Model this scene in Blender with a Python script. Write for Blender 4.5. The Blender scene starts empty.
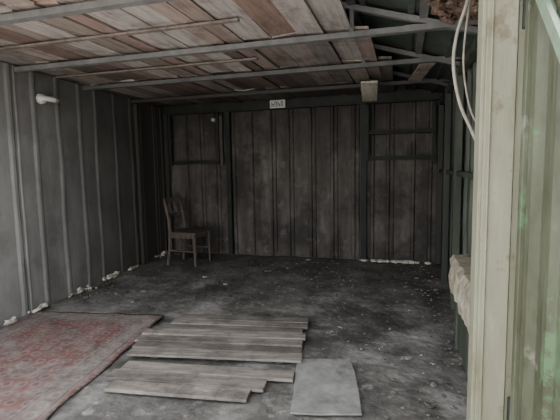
import bpy, math, random
from mathutils import Vector, Matrix, noise
R = random.Random(7)
XL, XR, YF, YB = -3.57, 0.52, 1.5, 5.9
XLF = -3.20
def xl(y): return XLF+(XL-XLF)*(y-YF)/(YB-YF)

# ------------------------------------------------------------ materials
def mk(name, ramp, scale=(1,1,1), nscale=3.0, soot_haze_fades=(), rough=.85, bump=.25, tint=False,
       blotch=None, spec=.2, bscale=None, detail=8):
    m = bpy.data.materials.new(name); m.use_nodes = True
    nt = m.node_tree; N = nt.nodes; L = nt.links
    b = N['Principled BSDF']
    b.inputs['Roughness'].default_value = rough
    b.inputs['Specular IOR Level'].default_value = spec
    tc = N.new('ShaderNodeTexCoord')
    mp = N.new('ShaderNodeMapping'); mp.inputs['Scale'].default_value = scale
    L.new(tc.outputs['Object'], mp.inputs['Vector'])
    no = N.new('ShaderNodeTexNoise'); no.inputs['Scale'].default_value = nscale
    no.inputs['Detail'].default_value = detail; no.inputs['Roughness'].default_value = .65
    L.new(mp.outputs[0], no.inputs['Vector'])
    cr = N.new('ShaderNodeValToRGB')
    el = cr.color_ramp.elements
    while len(el) < len(ramp): el.new(.5)
    for e, (p, c) in zip(el, ramp): e.position = p; e.color = (*c, 1)
    L.new(no.outputs['Fac'], cr.inputs['Fac'])
    col = cr.outputs['Color']
    if tint:
        at = N.new('ShaderNodeVertexColor'); at.layer_name = 'tint'
        mx = N.new('ShaderNodeMix'); mx.data_type = 'RGBA'; mx.blend_type = 'MULTIPLY'
        mx.inputs[0].default_value = 1
        L.new(col, mx.inputs[6]); L.new(at.outputs['Color'], mx.inputs[7]); col = mx.outputs[2]
    if blotch:   # (noise scale, lo, hi, rgb, amount)
        for (bs, lo, hi, c, amt) in blotch:
            n3 = N.new('ShaderNodeTexNoise'); n3.inputs['Scale'].default_value = bs
            n3.inputs['Detail'].default_value = 10; n3.inputs['Roughness'].default_value = .7
            mp3 = N.new('ShaderNodeMapping'); mp3.inputs['Location'].default_value = (bs*7.1, 3.3, lo*17)
            L.new(tc.outputs['Object'], mp3.inputs['Vector']); L.new(mp3.outputs[0], n3.inputs['Vector'])
            mr = N.new('ShaderNodeMapRange'); mr.inputs['From Min'].default_value = lo
            mr.inputs['From Max'].default_value = hi; mr.inputs['To Max'].default_value = amt
            L.new(n3.outputs['Fac'], mr.inputs['Value'])
            mx = N.new('ShaderNodeMix'); mx.data_type = 'RGBA'
            L.new(mr.outputs[0], mx.inputs[0]); L.new(col, mx.inputs[6]); mx.inputs[7].default_value = (*c, 1)
            col = mx.outputs[2]
    sp = N.new('ShaderNodeSeparateXYZ'); L.new(tc.outputs['Object'], sp.inputs[0])
    for (ax, v0, v1, c, amt, amp, ns) in soot_haze_fades:  # axis fades: soot, and on the left wall also painted haze
        n2 = N.new('ShaderNodeTexNoise'); n2.inputs['Scale'].default_value = ns
        n2.inputs['Detail'].default_value = 6
        L.new(tc.outputs['Object'], n2.inputs['Vector'])
        ma = N.new('ShaderNodeMath'); ma.operation = 'MULTIPLY_ADD'
        L.new(n2.outputs['Fac'], ma.inputs[0]); ma.inputs[1].default_value = amp
        L.new(sp.outputs['XYZ'.index(ax)], ma.inputs[2])
        mr = N.new('ShaderNodeMapRange')
        mr.inputs['From Min'].default_value = v0 + amp*.5; mr.inputs['From Max'].default_value = v1 + amp*.5
        mr.inputs['To Max'].default_value = amt
        L.new(ma.outputs[0], mr.inputs['Value'])
        mx = N.new('ShaderNodeMix'); mx.data_type = 'RGBA'
        L.new(mr.outputs[0], mx.inputs[0]); L.new(col, mx.inputs[6]); mx.inputs[7].default_value = (*c, 1)
        col = mx.outputs[2]
    L.new(col, b.inputs['Base Color'])
    if bump:
        bn = N.new('ShaderNodeTexNoise'); bn.inputs['Scale'].default_value = bscale or nscale*4
        bn.inputs['Detail'].default_value = 8
        L.new(mp.outputs[0], bn.inputs['Vector'])
        bp = N.new('ShaderNodeBump'); bp.inputs['Strength'].default_value = bump
        bp.inputs['Distance'].default_value = .02
        L.new(bn.outputs['Fac'], bp.inputs['Height']); L.new(bp.outputs[0], b.inputs['Normal'])
    return m

M = {}
M['wall_l'] = mk('soot_haze_sheet_metal', [(.3,(.19,.19,.185)),(.5,(.27,.27,.265)),(.7,(.36,.36,.355))],
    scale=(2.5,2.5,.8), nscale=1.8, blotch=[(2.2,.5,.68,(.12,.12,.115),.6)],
    soot_haze_fades=[('Y',2.5,5.0,(.055,.051,.046),.94,.8,1.5),('Z',1.6,2.4,(.07,.07,.068),.6,.9,2.0)], rough=.85, bump=.1)  # soot towards the back; pale front end is haze painted into the colour
M['wall_b'] = mk('burnt_sheet_metal', [(.28,(.040,.035,.031)),(.45,(.078,.070,.063)),(.58,(.11,.10,.09)),(.75,(.20,.185,.165))],
    scale=(3.2,3.2,.6), nscale=2.1, blotch=[(1.6,.47,.6,(.034,.031,.028),.8),(6,.56,.68,(.22,.20,.18),.4)],
    soot_haze_fades=[('Z',1.4,2.2,(.027,.024,.022),.85,1.1,1.6)], rough=.7, bump=.1)
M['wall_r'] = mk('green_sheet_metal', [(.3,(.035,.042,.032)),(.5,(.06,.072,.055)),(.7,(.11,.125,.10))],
    scale=(4,4,.6), nscale=2, soot_haze_fades=[('Y',3.6,5.2,(.04,.04,.036),.85,.8,2)], rough=.6, bump=.1)
M['roof'] = mk('roof_sheet_green', [(.3,(.03,.04,.035)),(.6,(.07,.085,.075)),(.8,(.13,.16,.14))], nscale=3,
    soot_haze_fades=[('Y',4.0,5.2,(.03,.03,.03),.85,.6,2)], rough=.5, bump=.1)
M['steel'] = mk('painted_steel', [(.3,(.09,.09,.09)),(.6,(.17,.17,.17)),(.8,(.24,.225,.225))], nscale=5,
    soot_haze_fades=[('Y',3.4,4.6,(.045,.043,.04),.92,.4,2)], rough=.6, bump=.1)
M['steel_dark'] = mk('sooted_steel', [(.3,(.015,.017,.015)),(.6,(.03,.033,.03)),(.8,(.06,.06,.055))], nscale=5, rough=.6, bump=.1)
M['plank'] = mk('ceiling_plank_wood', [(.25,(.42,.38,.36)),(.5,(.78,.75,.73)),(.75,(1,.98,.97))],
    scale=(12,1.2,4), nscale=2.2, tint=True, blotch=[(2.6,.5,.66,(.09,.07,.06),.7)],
    soot_haze_fades=[('Y',4.0,5.8,(.055,.047,.042),.93,1.8,1.4)], rough=.9, bump=.3)
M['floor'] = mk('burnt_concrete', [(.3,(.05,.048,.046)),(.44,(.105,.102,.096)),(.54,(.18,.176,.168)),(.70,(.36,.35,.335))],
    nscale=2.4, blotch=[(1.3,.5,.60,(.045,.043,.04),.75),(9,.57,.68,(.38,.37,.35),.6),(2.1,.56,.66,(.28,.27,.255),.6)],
    soot_haze_fades=[('Y',3.9,5.8,(.08,.077,.072),.55,1.8,1.8)], rough=.72, spec=.35, bump=.9, bscale=14, detail=12)
M['board'] = mk('charred_board', [(.25,(.3,.28,.265)),(.5,(.65,.61,.58)),(.75,(1,.98,.95))],
    scale=(1.5,12,4), nscale=2.2, tint=True, blotch=[(4,.48,.64,(.07,.064,.06),.75)], rough=.9, bump=.4)
M['sheet'] = mk('cement_sheet', [(.3,(.17,.17,.165)),(.55,(.26,.26,.25)),(.75,(.36,.36,.35))], nscale=6,
    blotch=[(7,.5,.66,(.11,.105,.10),.65)], rough=.9, bump=.3)
M['foam'] = mk('dirty_foam', [(.3,(.30,.27,.22)),(.6,(.62,.59,.52)),(.8,(.75,.73,.68))], nscale=14, rough=.9, bump=.3)
M['chair'] = mk('old_varnished_wood', [(.3,(.06,.045,.038)),(.6,(.12,.095,.08)),(.8,(.20,.17,.15))],
    scale=(3,3,1), nscale=8, rough=.6, bump=.1)
M['post'] = mk('door_post_paint', [(.25,(.12,.105,.065)),(.42,(.18,.18,.128)),(.6,(.21,.21,.155)),(.8,(.29,.28,.225))],
    scale=(3,3,.7), nscale=5, blotch=[(9,.58,.66,(.10,.065,.04),.6),(4,.58,.66,(.15,.20,.13),.6)], rough=.6, bump=.12)
M['leaf'] = mk('door_leaf_paint', [(.3,(.04,.042,.026)),(.45,(.065,.07,.046)),(.6,(.085,.095,.064)),(.74,(.15,.155,.12))],
    scale=(2.5,2.5,.9), nscale=4, blotch=[(3.2,.58,.62,(.08,.15,.075),.8),(5,.62,.68,(.24,.23,.19),.5)], rough=.55, bump=.12)
M['brace'] = mk('light_green_paint', [(.3,(.12,.17,.12)),(.6,(.17,.23,.165)),(.8,(.22,.26,.22))], nscale=8, rough=.55, bump=.1)
M['porc'] = mk('porcelain', [(.3,(.5,.5,.48)),(.7,(.65,.65,.63))], nscale=8, rough=.4, bump=0)
M['cable'] = mk('cable_sheath', [(.3,(.16,.15,.12)),(.7,(.3,.28,.24))], nscale=20, rough=.6, bump=0)
M['rust'] = mk('rusty_wool', [(.3,(.05,.03,.025)),(.55,(.16,.11,.085)),(.75,(.34,.28,.24))], nscale=18, rough=.95, bump=.6)
M['rubble'] = mk('rubble', [(.3,(.08,.075,.07)),(.6,(.3,.29,.28)),(.8,(.5,.49,.47))], nscale=9, tint=True, rough=.95, bump=.2)
M['ground'] = mk('outside_ground', [(.3,(.36,.34,.31)),(.7,(.48,.46,.43))], nscale=3, rough=.95, bump=.3)
M['ink'] = mk('black_ink', [(.3,(.02,.02,.02)),(.7,(.03,.03,.03))], rough=.6, bump=0)
M['ledge'] = mk('crumbling_plaster', [(.3,(.18,.155,.11)),(.5,(.34,.31,.24)),(.75,(.52,.49,.43))], nscale=7, rough=.95, bump=.7)

# ------------------------------------------------------------ mesh helper
class MB:
    def __init__(s): s.v=[]; s.f=[]; s.c=[]
    def add(s, vs, fs, col=(1,1,1)):
        o=len(s.v); s.v += [tuple(v) for v in vs]
        for f in fs: s.f.append(tuple(i+o for i in f)); s.c.append(col)
    def box(s, c, size, rot=(0,0,0), col=(1,1,1)):
        from mathutils import Euler
        E = Euler(rot).to_matrix(); c=Vector(c); hx,hy,hz=[k/2 for k in size]
        vs=[c+E@Vector((x*hx,y*hy,z*hz)) for x in(-1,1) for y in(-1,1) for z in(-1,1)]
        s.add(vs,[(0,1,3,2),(4,6,7,5),(0,4,5,1),(2,3,7,6),(0,2,6,4),(1,5,7,3)],col)
    def bb(s, a, b, col=(1,1,1)):
        s.box([(a[i]+b[i])/2 for i in range(3)],[abs(b[i]-a[i]) for i in range(3)],col=col)
    def beam(s, a, b, w, h, col=(1,1,1)):
        a=Vector(a); b=Vector(b); d=(b-a); L=d.length; d.normalize()
        up=Vector((0,0,1)) if abs(d.z)<.95 else Vector((1,0,0))
        r=d.cross(up).normalized(); u=r.cross(d)
        vs=[p+r*(i*w/2)+u*(j*h/2) for p in(a,b) for i in(-1,1) for j in(-1,1)]
        s.add(vs,[(0,1,3,2),(4,6,7,5),(0,4,5,1),(2,3,7,6),(0,2,6,4),(1,5,7,3)],col)
    def tube(s, pts, rad, n=10, col=(1,1,1)):
        pts=[Vector(p) for p in pts]
        if not hasattr(rad,'__len__'): rad=[rad]*len(pts)
        vs=[]; fs=[]; prev=None
        for i,p in enumerate(pts):
            d=(pts[min(i+1,len(pts)-1)]-pts[max(i-1,0)]).normalized()
            up=prev if prev else (Vector((0,1,0)) if abs(d.y)<.9 else Vector((1,0,0)))
            r=(up-d*up.dot(d)).normalized(); prev=r; u=d.cross(r)
            for k in range(n):
                a=2*math.pi*k/n; vs.append(p+(r*math.cos(a)+u*math.sin(a))*rad[i])
        for i in range(len(pts)-1):
            for k in range(n):
                a=i*n+k; b=i*n+(k+1)%n; fs.append((a,b,b+n,a+n))
        fs.append(tuple(range(n))[::-1]); fs.append(tuple(range((len(pts)-1)*n,len(pts)*n)))
        s.add(vs,fs,col)
    def blob(s, c, r, sc=(1,1,1), seed=0, amp=.4, col=(1,1,1), seg=8, ring=6):
        vs=[];fs=[]; c=Vector(c)
        for i in range(ring+1):
            th=math.pi*i/ring
            for k in range(seg):
                a=2*math.pi*k/seg
                d=Vector((math.sin(th)*math.cos(a),math.sin(th)*math.sin(a),math.cos(th)))
                q=r*(1+amp*noise.noise(d*1.7+Vector((seed*3.1,seed*1.3,seed))))
                vs.append(c+Vector((d.x*q*sc[0],d.y*q*sc[1],d.z*q*sc[2])))
        for i in range(ring):
            for k in range(seg):
                a=i*seg+k;b=i*seg+(k+1)%seg; fs.append((a,a+seg,b+seg,b))
        s.add(vs,fs,col)
    def obj(s, name, mat, parent=None, bevel=0, smooth=False):
        me=bpy.data.meshes.new(name); me.from_pydata(s.v,[],s.f); me.update()
        ca=me.color_attributes.new('tint','FLOAT_COLOR','CORNER')
        i=0
        for p,c in zip(me.polygons,s.c):
            for _ in p.loop_indices: ca.data[i].color=(*c,1); i+=1
            p.use_smooth=smooth
        o=bpy.data.objects.new(name,me); bpy.context.collection.objects.link(o)
        me.materials.append(mat)
        if parent: o.parent=parent
        if bevel:
            b=o.modifiers.new('b','BEVEL'); b.width=bevel; b.segments=2; b.limit_method='ANGLE'
        return o
def empty(name, loc=(0,0,0), rz=0):
    o=bpy.data.objects.new(name,None); o.location=loc; o.rotation_euler=(0,0,rz)
    bpy.context.collection.objects.link(o); return o

# ------------------------------------------------------------ room shell
def corr(name, p0, p1, zt, inward, mat, pitch=.3, seed=0, parent=None, dep=.025, th=.02, zb=-.05, sl=.012):
    """vertical sheet-metal cladding; zt = function(s) top height"""
    rr=random.Random(seed); p0=Vector(p0); p1=Vector(p1); L=(p1-p0).length; d=(p1-p0)/L; n=Vector(inward)
    prof=[(0,0)]; s=.08
    while s < L-.08:
        prof += [(s-.0,0),(s+sl,dep),(s+sl+.03,dep),(s+2*sl+.03,0)]
        if rr.random()<.45: prof += [(s+2*sl+.05,0),(s+2*sl+.06,dep*.6),(s+2*sl+.075,dep*.6),(s+2*sl+.085,0)]
        s += pitch*rr.uniform(.75,1.25)
    prof=[q for q in prof if q[0]<=L]+[(L,0)]
    mb=MB(); nz=10; vs=[];fs=[]
    for (s,o) in prof:
        for k in range(nz+1):
            z=zb+(zt(s)-zb)*k/nz
            w=.016*noise.noise(Vector((s*1.7+seed,z*1.5,seed)))
            vs.append(p0+d*s+n*(o+w)+Vector((0,0,z)))
    m=nz+1
    for i in range(len(prof)-1):
        for k in range(nz):
            a=i*m+k; fs.append((a,a+m,a+m+1,a+1))
    o=len(vs)
    for s in (0,L):
        for z in (zb,zt(s)+(.1 if name=='wall_left' else 0)): vs.append(p0+d*s-n*(th+.02)+Vector((0,0,z)))
    fs.append((o,o+1,o+3,o+2))
    mb.add(vs,fs); return mb.obj(name,mat,parent)

RID=-1.53
def roofz(x):
    return 2.285-.3*x if x>=RID else 2.744-(RID-x)*.218
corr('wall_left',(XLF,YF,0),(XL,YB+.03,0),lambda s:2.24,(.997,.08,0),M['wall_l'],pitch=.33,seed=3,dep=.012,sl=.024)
corr('wall_right',(XR,YF,0),(XR,YB,0),lambda s:2.17,(-1,0,0),M['wall_r'],pitch=.3,seed=5)
wb=corr('wall_back',(XL-.04,YB,0),(XR,YB,0),lambda s:roofz(XL-.04+s)+.055,(0,-1,0),M['wall_b'],pitch=.27,seed=12,dep=.03,sl=.014)

# floor with fine relief
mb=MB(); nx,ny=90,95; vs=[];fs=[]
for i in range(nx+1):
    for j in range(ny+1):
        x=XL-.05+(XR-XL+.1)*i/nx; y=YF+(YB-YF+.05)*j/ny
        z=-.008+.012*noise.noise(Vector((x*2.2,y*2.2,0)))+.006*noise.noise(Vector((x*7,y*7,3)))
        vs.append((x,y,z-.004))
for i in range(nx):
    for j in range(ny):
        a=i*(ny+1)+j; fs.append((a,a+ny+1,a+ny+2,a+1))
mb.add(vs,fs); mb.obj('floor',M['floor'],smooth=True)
mb=MB(); mb.bb((-14,-16,-.14),(12,16,-.04)); mb.obj('ground',M['ground'])

# roof sheets
mb=MB(); y0,y1=YF-.25,YB+.1
for (xa,xb) in ((XL-.15,RID),(RID,XR+.15)):
    n=14
    for k in range(n):
        u0=xa+(xb-xa)*k/n; u1=xa+(xb-xa)*(k+1)/n
        za,zb_=roofz(u0)+.05,roofz(u1)+.05
        mb.add([(u0,y0,za),(u1,y0,zb_),(u1,y1,zb_),(u0,y1,za),(u0,y0,za+.02),(u1,y0,zb_+.02),(u1,y1,zb_+.02),(u0,y1,za+.02)],
               [(0,3,2,1),(4,5,6,7),(0,1,5,4),(3,7,6,2)])
        if k%2==0: mb.beam((u0,y0,za-.01),(u0,y1,za-.01),.04,.03)
roof=mb.obj('roof',M['roof'])
mb=MB(); mb.bb((XL-.16,y0,2.15),(XL-.12,y1,2.36)); mb.obj('eave_light_stop',M['roof'])  # unseen strip added outside the left wall to block a light leak

# steel trusses
for yy in (2.05,3.05,3.98,4.95):
    mb=MB()
    xa=xl(yy)-.01
    mb.bb((xa,yy-.03,2.185),(XR-.02,yy-.024,2.222))
    mb.bb((xa,yy-.024,2.185),(XR-.02,yy+.025,2.190))
    mb.beam((RID,yy,roofz(RID)+.0),(XR-.02,yy,roofz(XR-.02)+.0),.045,.035)
    mb.beam((RID,yy,roofz(RID)+.0),(XL+.03,yy,roofz(XL+.03)+.0),.045,.035)
    mb.beam((-.35,yy,2.22),(-.35,yy,roofz(-.35)),.03,.03)
    mb.obj('roof_truss',M['steel'])
for xx in (-.35,.12):
    mb=MB(); mb.beam((xx,YF,roofz(xx)+.03),(xx,YB,roofz(xx)+.03),.05,.045); mb.obj('roof_purlin',M['steel'])

# ceiling planks
pal=[(.47,.42,.40),(.41,.34,.31),(.31,.225,.195),(.54,.51,.50),(.27,.20,.18),(.45,.40,.37),(.36,.275,.245),(.56,.53,.51),(.38,.33,.30),(.50,.46,.44),(.58,.56,.55)]
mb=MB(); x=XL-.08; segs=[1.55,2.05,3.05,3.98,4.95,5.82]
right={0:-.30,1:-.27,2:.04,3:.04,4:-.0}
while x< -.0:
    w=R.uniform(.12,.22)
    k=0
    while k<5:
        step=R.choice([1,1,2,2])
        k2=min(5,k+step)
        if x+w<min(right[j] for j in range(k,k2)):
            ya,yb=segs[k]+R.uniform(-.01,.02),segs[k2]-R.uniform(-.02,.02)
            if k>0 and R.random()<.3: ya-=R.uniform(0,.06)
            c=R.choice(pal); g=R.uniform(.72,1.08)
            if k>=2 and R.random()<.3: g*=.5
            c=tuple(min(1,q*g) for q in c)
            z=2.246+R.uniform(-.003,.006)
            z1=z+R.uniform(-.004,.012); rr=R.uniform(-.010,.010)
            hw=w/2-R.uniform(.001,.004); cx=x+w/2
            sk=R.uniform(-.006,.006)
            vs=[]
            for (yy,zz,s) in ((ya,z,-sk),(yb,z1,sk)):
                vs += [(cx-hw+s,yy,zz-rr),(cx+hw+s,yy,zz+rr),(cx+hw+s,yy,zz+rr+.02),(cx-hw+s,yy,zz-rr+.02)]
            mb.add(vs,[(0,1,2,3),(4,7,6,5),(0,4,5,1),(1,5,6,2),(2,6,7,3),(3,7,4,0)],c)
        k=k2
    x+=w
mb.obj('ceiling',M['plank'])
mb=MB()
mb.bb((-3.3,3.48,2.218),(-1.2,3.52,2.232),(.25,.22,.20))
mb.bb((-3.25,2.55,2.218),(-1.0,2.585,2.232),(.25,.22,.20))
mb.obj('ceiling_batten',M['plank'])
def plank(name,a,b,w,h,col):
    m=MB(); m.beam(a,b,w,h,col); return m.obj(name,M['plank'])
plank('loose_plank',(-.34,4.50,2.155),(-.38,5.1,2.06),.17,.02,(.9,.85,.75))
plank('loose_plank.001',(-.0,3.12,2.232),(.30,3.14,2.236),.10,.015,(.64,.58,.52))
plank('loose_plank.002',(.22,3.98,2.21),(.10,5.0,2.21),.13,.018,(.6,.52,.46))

# back wall frame
mb=MB()
mb.bb((XL+.03,YB-.10,2.12),(XR-.02,YB-.04,2.27))
mb.bb((XL+.03,YB-.14,2.12),(XR-.02,YB-.10,2.135))
mb.obj('trim_1',M['steel_dark'])
mb=MB()
mb.bb((-2.52,YB-.10,0),(-2.45,YB-.035,2.12)); mb.bb((-.55,YB-.10,0),(-.47,YB-.035,2.12))
mb.bb((-.49,YB-.13,1.35),(-.44,YB-.10,2.1))
mb.obj('trim_2',M['steel_dark'])
mb=MB()
for (xa,xb,z) in ((-3.45,-2.62,1.40),(-.47,.42,1.40),(-.47,.42,1.74)):
    mb.bb((xa,YB-.10,z-.026),(xb,YB-.05,z+.026)); mb.bb((xa,YB-.17,z-.026),(xb,YB-.10,z-.012))
mb.bb((.36,YB-.12,1.3),(.40,YB-.05,2.1))
for xx in (-3.45,-2.66): mb.bb((xx,YB-.12,1.36),(xx+.04,YB-.05,2.1))
mb.obj('trim_3',M['steel_dark'])
plank('wall_batten',(-2.60,YB-.07,1.35),(-2.60,YB-.07,2.08),.03,.06,(.6,.5,.42))
mb=MB()
mb.bb((XR-.09,YB-.12,0),(XR-.03,YB-.04,2.1)); mb.bb((XR-.09,3.95,0),(XR-.03,4.02,2.12)); mb.bb((XR-.09,4.9,0),(XR-.03,4.96,2.12))
mb.bb((XR-.08,YF+.06,2.05),(XR-.03,YB-.05,2.12)); mb.bb((XR-.07,YF+.06,1.2),(XR-.03,YB-.12,1.24))
mb.bb((XL+.03,YB-.10,0),(XL+.09,YB-.04,2.12)); mb.bb((xl(4.95)+.03,4.95,0),(xl(4.95)+.075,5.0,2.17))
mb.obj('trim_4',M['wall_r'])

# front wall
mb=MB()
mb.bb((XLF-.05,YF-.06,0),(XLF+.08,YF,2.12))
mb.bb((XL-.03,YF-.06,2.12),(XR+.03,YF,2.31))
mb.bb((.335,YF-.02,0),(XR+.03,YF,2.12))
mb.obj('wall_front',M['post'])
mb=MB()
mb.bb((.240,YF-.06,-.02),(.325,YF+.0,2.115))
mb.bb((.230,YF-.04,-.02),(.242,YF+.05,2.115))
mb.bb((.252,YF-.066,-.02),(.258,YF-.058,2.115))
mb.obj('door_post',M['post'],bevel=.004)

# door leaf opened outwards
leaf=empty('door_1')
mb=MB(); 
xs=.345; vs=[];fs=[]
prof=[(1.43,0),(1.40,0),(1.385,-.025),(1.34,-.025),(1.325,0),(1.22,0),(1.21,-.02),(1.18,-.02),(1.17,0),(1.0,0),(.985,-.025),(.94,-.025),(.925,0),(.7,0),(.69,-.02),(.66,-.02),(.65,0),(.4,0),(.39,-.02),(.36,-.02),(.35,0),(.1,0)]
for (y,o) in prof:
    for z in (.02,2.06): vs.append((xs+.03+o,y,z))
for i in range(len(prof)-1): fs.append((2*i,2*i+1,2*i+3,2*i+2))
mb.add(vs,fs)
mb.bb((xs+.04,.1,.02),(xs+.05,1.43,2.06))
mb.obj('sheet',M['leaf'],leaf)
mb=MB()
mb.bb((xs-.005,1.40,.02),(xs+.045,1.435,2.06)); mb.bb((xs-.005,.06,.02),(xs+.045,.1,2.06))
mb.bb((xs,.1,.02),(xs+.04,1.4,.06)); mb.bb((xs,.1,2.02),(xs+.04,1.4,2.06))
mb.obj('frame',M['leaf'],leaf,bevel=.003)
mb=MB(); mb.beam((xs-.012,1.42,1.88),(xs-.012,.70,1.16),.012,.035); mb.beam((xs-.002,1.42,1.867),(xs-.002,.70,1.147),.03,.008)
mb.obj('brace',M['brace'],leaf)
mb=MB()
for z in (.4,1.7): mb.tube([(xs+.004,1.452,z),(xs+.004,1.452,z+.14)],.012)
mb.obj('hinge',M['steel_dark'],leaf)

# ledge on the right
be=empty('workbench')
mb=MB(); vs=[];fs=[]; n=40
for i in range(n+1):
    y=1.62+(3.2-1.62)*i/n
    e=.02*noise.noise(Vector((y*6,0,0)))+.012*noise.noise(Vector((y*17,2,0)))
    g=.015*noise.noise(Vector((y*8,5,0)))
    for (x,z) in ((.34+e,.42+g),(.33+e,.50),(.345+e,.57+g),(.335+e*.6,.62),(.36+e,.655+g*.6),(.46,.66+g*.4),(.46,.42)):
        vs.append((x,y,z))
for i in range(n):
    for k in range(7):
        a=i*7+k;b=i*7+(k+1)%7; fs.append((a,a+7,b+7,b))
fs.append(tuple(range(7))); fs.append(tuple(range(n*7,n*7+7))[::-1])
mb.add(vs,fs); mb.obj('slab',M['ledge'],be)
mb=MB()
for y in (1.7,2.4,3.1): mb.bb((.37,y-.03,0),(.45,y+.03,.42))
mb.bb((.38,1.65,.05),(.40,3.15,.38))
mb.obj('legs',M['wall_r'],be)

# rug
rug=MB(); nx,ny=50,70; W,H=1.22,1.9; vs=[];fs=[]
for i in range(nx+1):
    for j in range(ny+1):
        x=(i/nx-.5)*W; y=(j/ny-.5)*H
        ex=.02*noise.noise(Vector((y*4,1,x))); ey=.02*noise.noise(Vector((x*4,7,y)))
        z=.008+.010*noise.noise(Vector((x*4,y*4,9)))+.005*noise.noise(Vector((x*11,y*9,2)))
        vs.append((x+ex,y+ey,z))
for i in range(nx):
    for j in range(ny):
        a=i*(ny+1)+j; fs.append((a,a+ny+1,a+ny+2,a+1))
rug.add(vs,fs)
m=bpy.data.materials.new('ash_covered_rug'); m.use_nodes=True; nt=m.node_tree; N=nt.nodes; L=nt.links
b=N['Principled BSDF']; b.inputs['Roughness'].default_value=.95; b.inputs['Specular IOR Level'].default_value=.1
tc=N.new('ShaderNodeTexCoord'); sp=N.new('ShaderNodeSeparateXYZ'); L.new(tc.outputs['Object'],sp.inputs[0])
def math_(op,a,b_=None):
    n=N.new('ShaderNodeMath'); n.operation=op
    for i,q in enumerate((a,b_)):
        if q is None: continue
        if isinstance(q,(int,float)): n.inputs[i].default_value=q
        else: L.new(q,n.inputs[i])
    return n.outputs[0]
ax=math_('SUBTRACT',W/2,math_('ABSOLUTE',sp.outputs[0])); ay=math_('SUBTRACT',H/2,math_('ABSOLUTE',sp.outputs[1]))
d=math_('MINIMUM',ax,ay)
cr=N.new('ShaderNodeValToRGB'); cr.color_ramp.interpolation='CONSTANT'
L.new(math_('MULTIPLY',d,2.0),cr.inputs[0])
el=cr.color_ramp.elements
RED=(.19,.075,.068); CRM=(.27,.245,.225); BLK=(.07,.065,.07)
bands=[(0,RED),(.07,CRM),(.10,BLK),(.12,CRM),(.34,BLK),(.37,CRM),(.40,RED)]
while len(el)<len(bands): el.new(.5)
for e,(p,c) in zip(el,bands): e.position=p; e.color=(*c,1)
vo=N.new('ShaderNodeTexVoronoi'); vo.inputs['Scale'].default_value=10; vo.inputs['Randomness'].default_value=.15
L.new(tc.outputs['Object'],vo.inputs['Vector'])
c2=N.new('ShaderNodeValToRGB'); c2.color_ramp.interpolation='CONSTANT'; L.new(vo.outputs['Distance'],c2.inputs[0])
e2=c2.color_ramp.elements; e2.new(.5)
for e,(p,c) in zip(e2,[(0,BLK),(.2,CRM),(.36,RED)]): e.position=p; e.color=(*c,1)
mx=N.new('ShaderNodeMix'); mx.data_type='RGBA'; mx.inputs[0].default_value=.45
L.new(cr.outputs[0],mx.inputs[6]); L.new(c2.outputs[0],mx.inputs[7])
no=N.new('ShaderNodeTexNoise'); no.inputs['Scale'].default_value=3.2; no.inputs['Detail'].default_value=14; no.inputs['Roughness'].default_value=.8
L.new(tc.outputs['Object'],no.inputs['Vector'])
mr=N.new('ShaderNodeMapRange'); mr.inputs['From Min'].default_value=.42; mr.inputs['From Max'].default_value=.62
mr.inputs['To Min'].default_value=.22; mr.inputs['To Max'].default_value=.9
L.new(no.outputs['Fac'],mr.inputs[0])
n5=N.new('ShaderNodeTexNoise'); n5.inputs['Scale'].default_value=7; n5.inputs['Detail'].default_value=12; n5.inputs['Roughness'].default_value=.75
L.new(tc.outputs['Object'],n5.inputs['Vector'])
c3=N.new('ShaderNodeValToRGB'); L.new(n5.outputs['Fac'],c3.inputs[0])
for e,(p,c) in zip(c3.color_ramp.elements,[(.38,(.07,.066,.062)),(.62,(.24,.23,.22))]): e.position=p; e.color=(*c,1)
m2=N.new('ShaderNodeMix'); m2.data_type='RGBA'; L.new(mr.outputs[0],m2.inputs[0]); L.new(mx.outputs[2],m2.inputs[6]); L.new(c3.outputs[0],m2.inputs[7])
L.new(m2.outputs[2],b.inputs['Base Color'])
bp=N.new('ShaderNodeBump'); bp.inputs['Strength'].default_value=.6; bp.inputs['Distance'].default_value=.03
L.new(n5.outputs['Fac'],bp.inputs['Height']); L.new(bp.outputs[0],b.inputs['Normal'])
ro=rug.obj('rug',m,smooth=True); ro.location=(-2.48,2.16,.002); ro.rotation_euler=(0,0,math.radians(9))
sol=ro.modifiers.new('s','SOLIDIFY'); sol.thickness=.006; sol.offset=-1

# floor boards
pp=empty('plank_panel',(-1.24,2.83,0),math.radians(9))
mb=MB(); y=-.36
for i in range(7):
    w=[.125,.115,.12,.105,.12,.11,.12][i]; off=R.uniform(-.025,.025); ln=1.12+R.uniform(-.04,.04)+(.12 if y<.1 else 0)
    g=[.33,.24,.30,.35,.25,.33,.27][i]; c=(g,g*.96,g*.92)
    mb.box((off-(.06 if y<.1 else 0),y+w/2,.022+R.uniform(0,.006)),(ln,w-.014,.016),(R.uniform(-.02,.02),R.uniform(-.004,.004),R.uniform(-.010,.010)),c)
    y+=w
mb.obj('boards',M['board'],pp,bevel=.002)
mb=MB()
for x in (-.45,.42): mb.box((x,.04,.009),(.05,.76,.012),col=(.12,.11,.10))
mb.obj('battens',M['board'],pp)
pp=empty('loose_board_stack',(-1.2,2.205,0),math.radians(6))
mb=MB()
mb.box((.03,.105,.022),(1.12,.115,.02),(0,0,.02),(.33,.315,.295))
mb.box((-.06,-.022,.022),(1.0,.11,.02),(0,0,-.005),(.27,.255,.24))
mb.box((-.06,-.145,.022),(.86,.11,.02),(0,0,.012),(.35,.33,.305))
mb.box((-.3,0,.007),(.05,.34,.01),col=(.12,.11,.10)); mb.box((.3,0,.007),(.05,.34,.01),col=(.12,.11,.10))
mb.obj('boards',M['board'],pp,bevel=.002)

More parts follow.
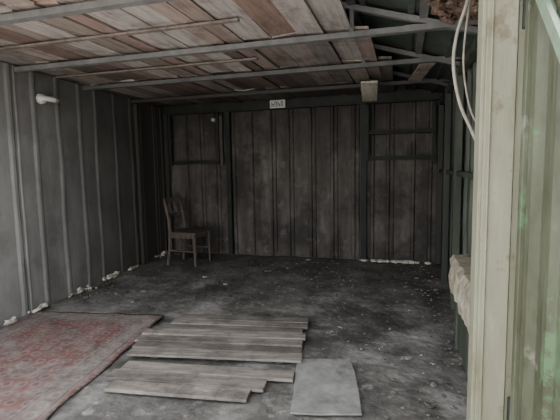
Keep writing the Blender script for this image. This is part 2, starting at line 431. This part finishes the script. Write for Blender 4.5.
# cement sheet
mb=MB(); out=[(-.19,-.32),(-.06,-.325),(.08,-.315),(.185,-.31),(.19,-.1),(.187,.15),(.175,.31),(.02,.318),(-.1,.312),(-.18,.30),(-.186,.1),(-.182,-.12)]
n=len(out); mb.add([(x,y,0) for x,y in out]+[(x,y,.010) for x,y in out],
   [tuple(range(n))[::-1],tuple(range(n,2*n))]+[(i,(i+1)%n,(i+1)%n+n,i+n) for i in range(n)])
o=mb.obj('cement_sheet',M['sheet'],bevel=.002); o.location=(-.43,2.37,.004); o.rotation_euler=(0,0,math.radians(11))

# chair
ch=empty('dining_chair',(-2.82,5.16,0),math.radians(-4))
mb=MB()
for s in (-1,1):
    mb.tube([(-.24,s*.19,0),(-.20,s*.185,.22),(-.185,s*.18,.44),(-.20,s*.18,.62),(-.235,s*.175,.78),(-.27,s*.17,.90)],[.018,.021,.024,.021,.019,.015],8)
    mb.tube([(.20,s*.19,0),(.195,s*.19,.2),(.19,s*.185,.43)],[.016,.019,.023],8)
    mb.tube([(-.20,s*.185,.20),(.195,s*.188,.20)],.012,8)
    mb.beam((-.185,s*.18,.40),(.19,s*.185,.40),.022,.05)
mb.tube([(0,-.187,.20),(0,.187,.20)],.011,8)
mb.beam((.19,-.18,.40),(.19,.18,.40),.022,.05); mb.beam((-.185,-.18,.40),(-.185,.18,.40),.022,.05)
mb.obj('frame',M['chair'],ch,smooth=False)
mb=MB(); vs=[]; out=[(-.20,-.19),(-.21,0),(-.20,.19),(0,.21),(.17,.215),(.225,.18),(.235,0),(.225,-.18),(.17,-.215),(0,-.21)]
n=len(out)
for z,k in ((.43,1),(.452,1.02),(.46,.93)): vs += [(x*k,y*k,z) for x,y in out]
fs=[tuple(range(n)),tuple(range(2*n,3*n))[::-1]]
for l in (0,1):
    for i in range(n): fs.append((l*n+i,l*n+(i+1)%n,(l+1)*n+(i+1)%n,(l+1)*n+i))
mb.add(vs,fs); mb.obj('seat',M['chair'],ch,bevel=.004)
mb=MB()
def rail(x0,z0,h,t,bow):
    vs=[];fs=[];k=8
    for i in range(k+1):
        u=i/k*2-1; yy=u*.178; xx=x0-bow*(1-u*u)
        hh=h*(1-.12*u*u)
        for (dx,dz) in ((-t/2,-hh/2),(t/2,-hh/2),(t/2,hh/2),(-t/2,hh/2)): vs.append((xx+dx,yy,z0+dz))
    for i in range(k):
        for q in range(4):
            a=i*4+q;b=i*4+(q+1)%4; fs.append((a,b,b+4,a+4))
    fs += [(0,3,2,1),(k*4,k*4+1,k*4+2,k*4+3)]
    mb.add(vs,fs)
rail(-.262,.865,.085,.018,.03); rail(-.215,.68,.05,.016,.02)
for yy in (-.06,.06): mb.beam((-.225,yy,.69),(-.275,yy,.84),.014,.03)
mb.obj('backrest',M['chair'],ch)

# foam / debris
mb=MB(); i=0
for y,s in ((5.55,.04),(5.35,.025),(4.75,.03),(4.62,.035),(4.3,.035),(4.2,.035),(4.1,.025),(3.72,.03),(3.62,.035),(3.5,.02),(3.05,.03),(2.98,.025),(2.72,.03)):
    for q in range(4):
        i+=1; yy=y+R.uniform(-.07,.07); mb.blob((xl(yy)+.06+R.uniform(0,.03),yy,s*R.uniform(.3,1.3)),s*R.uniform(.35,.9),(.7,1.7,.7),i,1.2)
mb.obj('expanding_foam',M['foam'],smooth=True)
mb=MB()
for k in range(26):
    mb.blob((-.5+R.uniform(0,.85),YB-.14-R.uniform(0,.05),.015),R.uniform(.012,.03),(1.9,.8,.7),k+30,1.0)
mb.obj('expanding_foam.001',M['foam'],smooth=True)
mb=MB()
def occupied(x,y):
    return (-1.98<x<-.55 and 1.9<y<3.5) or (-.72<x<-.13 and 2.0<y<2.8) or (x<-1.7 and y<3.35) or (x<-2.5 and 4.8<y<5.5)
c=0
while c<800:
    x=R.uniform(XL+.12,XR-.12); y=R.uniform(YF+.05,YB-.2)
    if R.random()<.4: x=R.choice([xl(y)+.13+abs(R.gauss(0,.12)), XR-.12-abs(R.gauss(0,.15)), R.gauss(-.9,.5)]); 
    if not(xl(y)+.1<x<XR-.1) or occupied(x,y): continue
    s=R.uniform(.003,.010)*(2.2 if R.random()<.08 else 1)
    g=R.uniform(.3,1.2)*(1.5 if R.random()<.05 else .75)
    mb.blob((x,y,s*.2),s,(R.uniform(.8,1.8),R.uniform(.8,1.5),.6),c,1.0,(g,g*.98,g*.95),6,4); c+=1
mb.obj('rubble',M['rubble'])

# fixtures
X0=xl(3.35)
lh=empty('wall_lamp_holder')
mb=MB(); mb.tube([(X0+.02,3.30,1.99),(X0+.06,3.30,1.99)],[.05,.045],16); mb.tube([(X0+.05,3.25,1.99),(X0+.09,3.30,1.99),(X0+.10,3.37,1.99),(X0+.10,3.43,1.99)],[.024,.026,.026,.03],12)
mb.obj('socket',M['porc'],lh,smooth=True)
mb=MB(); mb.tube([(-2.72,YB-.01,2.02),(-2.72,YB-.08,2.02),(-2.72,YB-.10,2.02)],[.03,.028,.018],12); mb.obj('porcelain_insulator',M['porc'],smooth=True)
sg=empty('number_plate_sign')
mb=MB(); mb.bb((-1.80,YB-.158,2.125),(-1.58,YB-.142,2.235)); mb.obj('plate',M['porc'],sg,bevel=.003)
mb=MB(); mb.bb((-1.81,YB-.158,2.245),(-1.57,YB-.142,2.32)); mb.bb((-1.70,YB-.15,2.12),(-1.68,YB-.14,2.32)); mb.obj('upper_plate',M['ink'],sg)
mb=MB()
for xx in (-1.79,-1.73,-1.67,-1.61): mb.bb((xx,YB-.162,2.26),(xx+.03,YB-.157,2.305))
mb.obj('letters',M['porc'],sg)
mb=MB()
for k,xx in enumerate((-1.775,-1.73,-1.685,-1.64)):
    mb.bb((xx,YB-.162,2.145),(xx+.008,YB-.157,2.215)); mb.bb((xx,YB-.162,2.205 if k%2 else 2.175),(xx+.028,YB-.157,2.215 if k%2 else 2.185)); mb.bb((xx+.022,YB-.162,2.145),(xx+.03,YB-.157,2.215 if k%2 else 2.18))
mb.obj('digits',M['ink'],sg)
mb=MB()
def smooth_pts(P,n=8):
    P=[Vector(p) for p in P]; out=[]
    for i in range(len(P)-1):
        p0,p1,p2,p3=P[max(i-1,0)],P[i],P[i+1],P[min(i+2,len(P)-1)]
        for k in range(n):
            t=k/n; out.append(.5*((2*p1)+(p2-p0)*t+(2*p0-5*p1+4*p2-p3)*t*t+(3*p1-p0-3*p2+p3)*t**3))
    out.append(P[-1]); return out
mb.tube(smooth_pts([(.27,1.9,2.25),(.235,1.8,1.95),(.195,1.8,1.80),(.185,1.8,1.68),(.21,1.8,1.54),(.26,1.8,1.42),(.31,1.8,1.30),(.34,1.7,1.1),(.36,1.6,.95)]),.0065,8)
mb.tube(smooth_pts([(.29,1.92,2.25),(.245,1.83,1.95),(.225,1.82,1.78),(.225,1.82,1.66),(.25,1.82,1.52),(.29,1.8,1.42),(.34,1.7,1.25)]),.004,8)
mb.obj('hanging_cable',M['cable'],smooth=True)
mb=MB()
for k in range(16):
    mb.blob((.18+R.uniform(0,.24),2.75+R.uniform(-.1,.1),2.20+R.uniform(-.05,.03)),R.uniform(.02,.045),(1.4,1.1,.8),k+80,1.3)
mb.obj('hanging_insulation_clump',M['rust'],smooth=False)

# light & camera
w=bpy.data.worlds.new('sky'); bpy.context.scene.world=w; w.use_nodes=True
bg=w.node_tree.nodes['Background']; bg.inputs[0].default_value=(.97,.98,1,1); bg.inputs[1].default_value=5.3
sun=bpy.data.lights.new('sun','SUN'); sun.energy=15; sun.angle=.1; sun.color=(1,.96,.9)
so=bpy.data.objects.new('sun',sun); bpy.context.collection.objects.link(so)
dirv=Vector((.05,-.12,-1)); so.rotation_euler=dirv.to_track_quat('-Z','Y').to_euler(); so.location=(0,3,8)
cam=bpy.data.cameras.new('camera'); co=bpy.data.objects.new('camera',cam); bpy.context.collection.objects.link(co)
co.location=(0,0,1.3)
rot=Matrix.Rotation(math.radians(16.3),4,'Z')@Matrix.Rotation(math.radians(90-5.8),4,'X')@Matrix.Rotation(math.radians(-1.0),4,'Z')
co.rotation_euler=rot.to_euler(); cam.lens=27; cam.sensor_width=36; cam.clip_start=.02
bpy.context.scene.camera=co
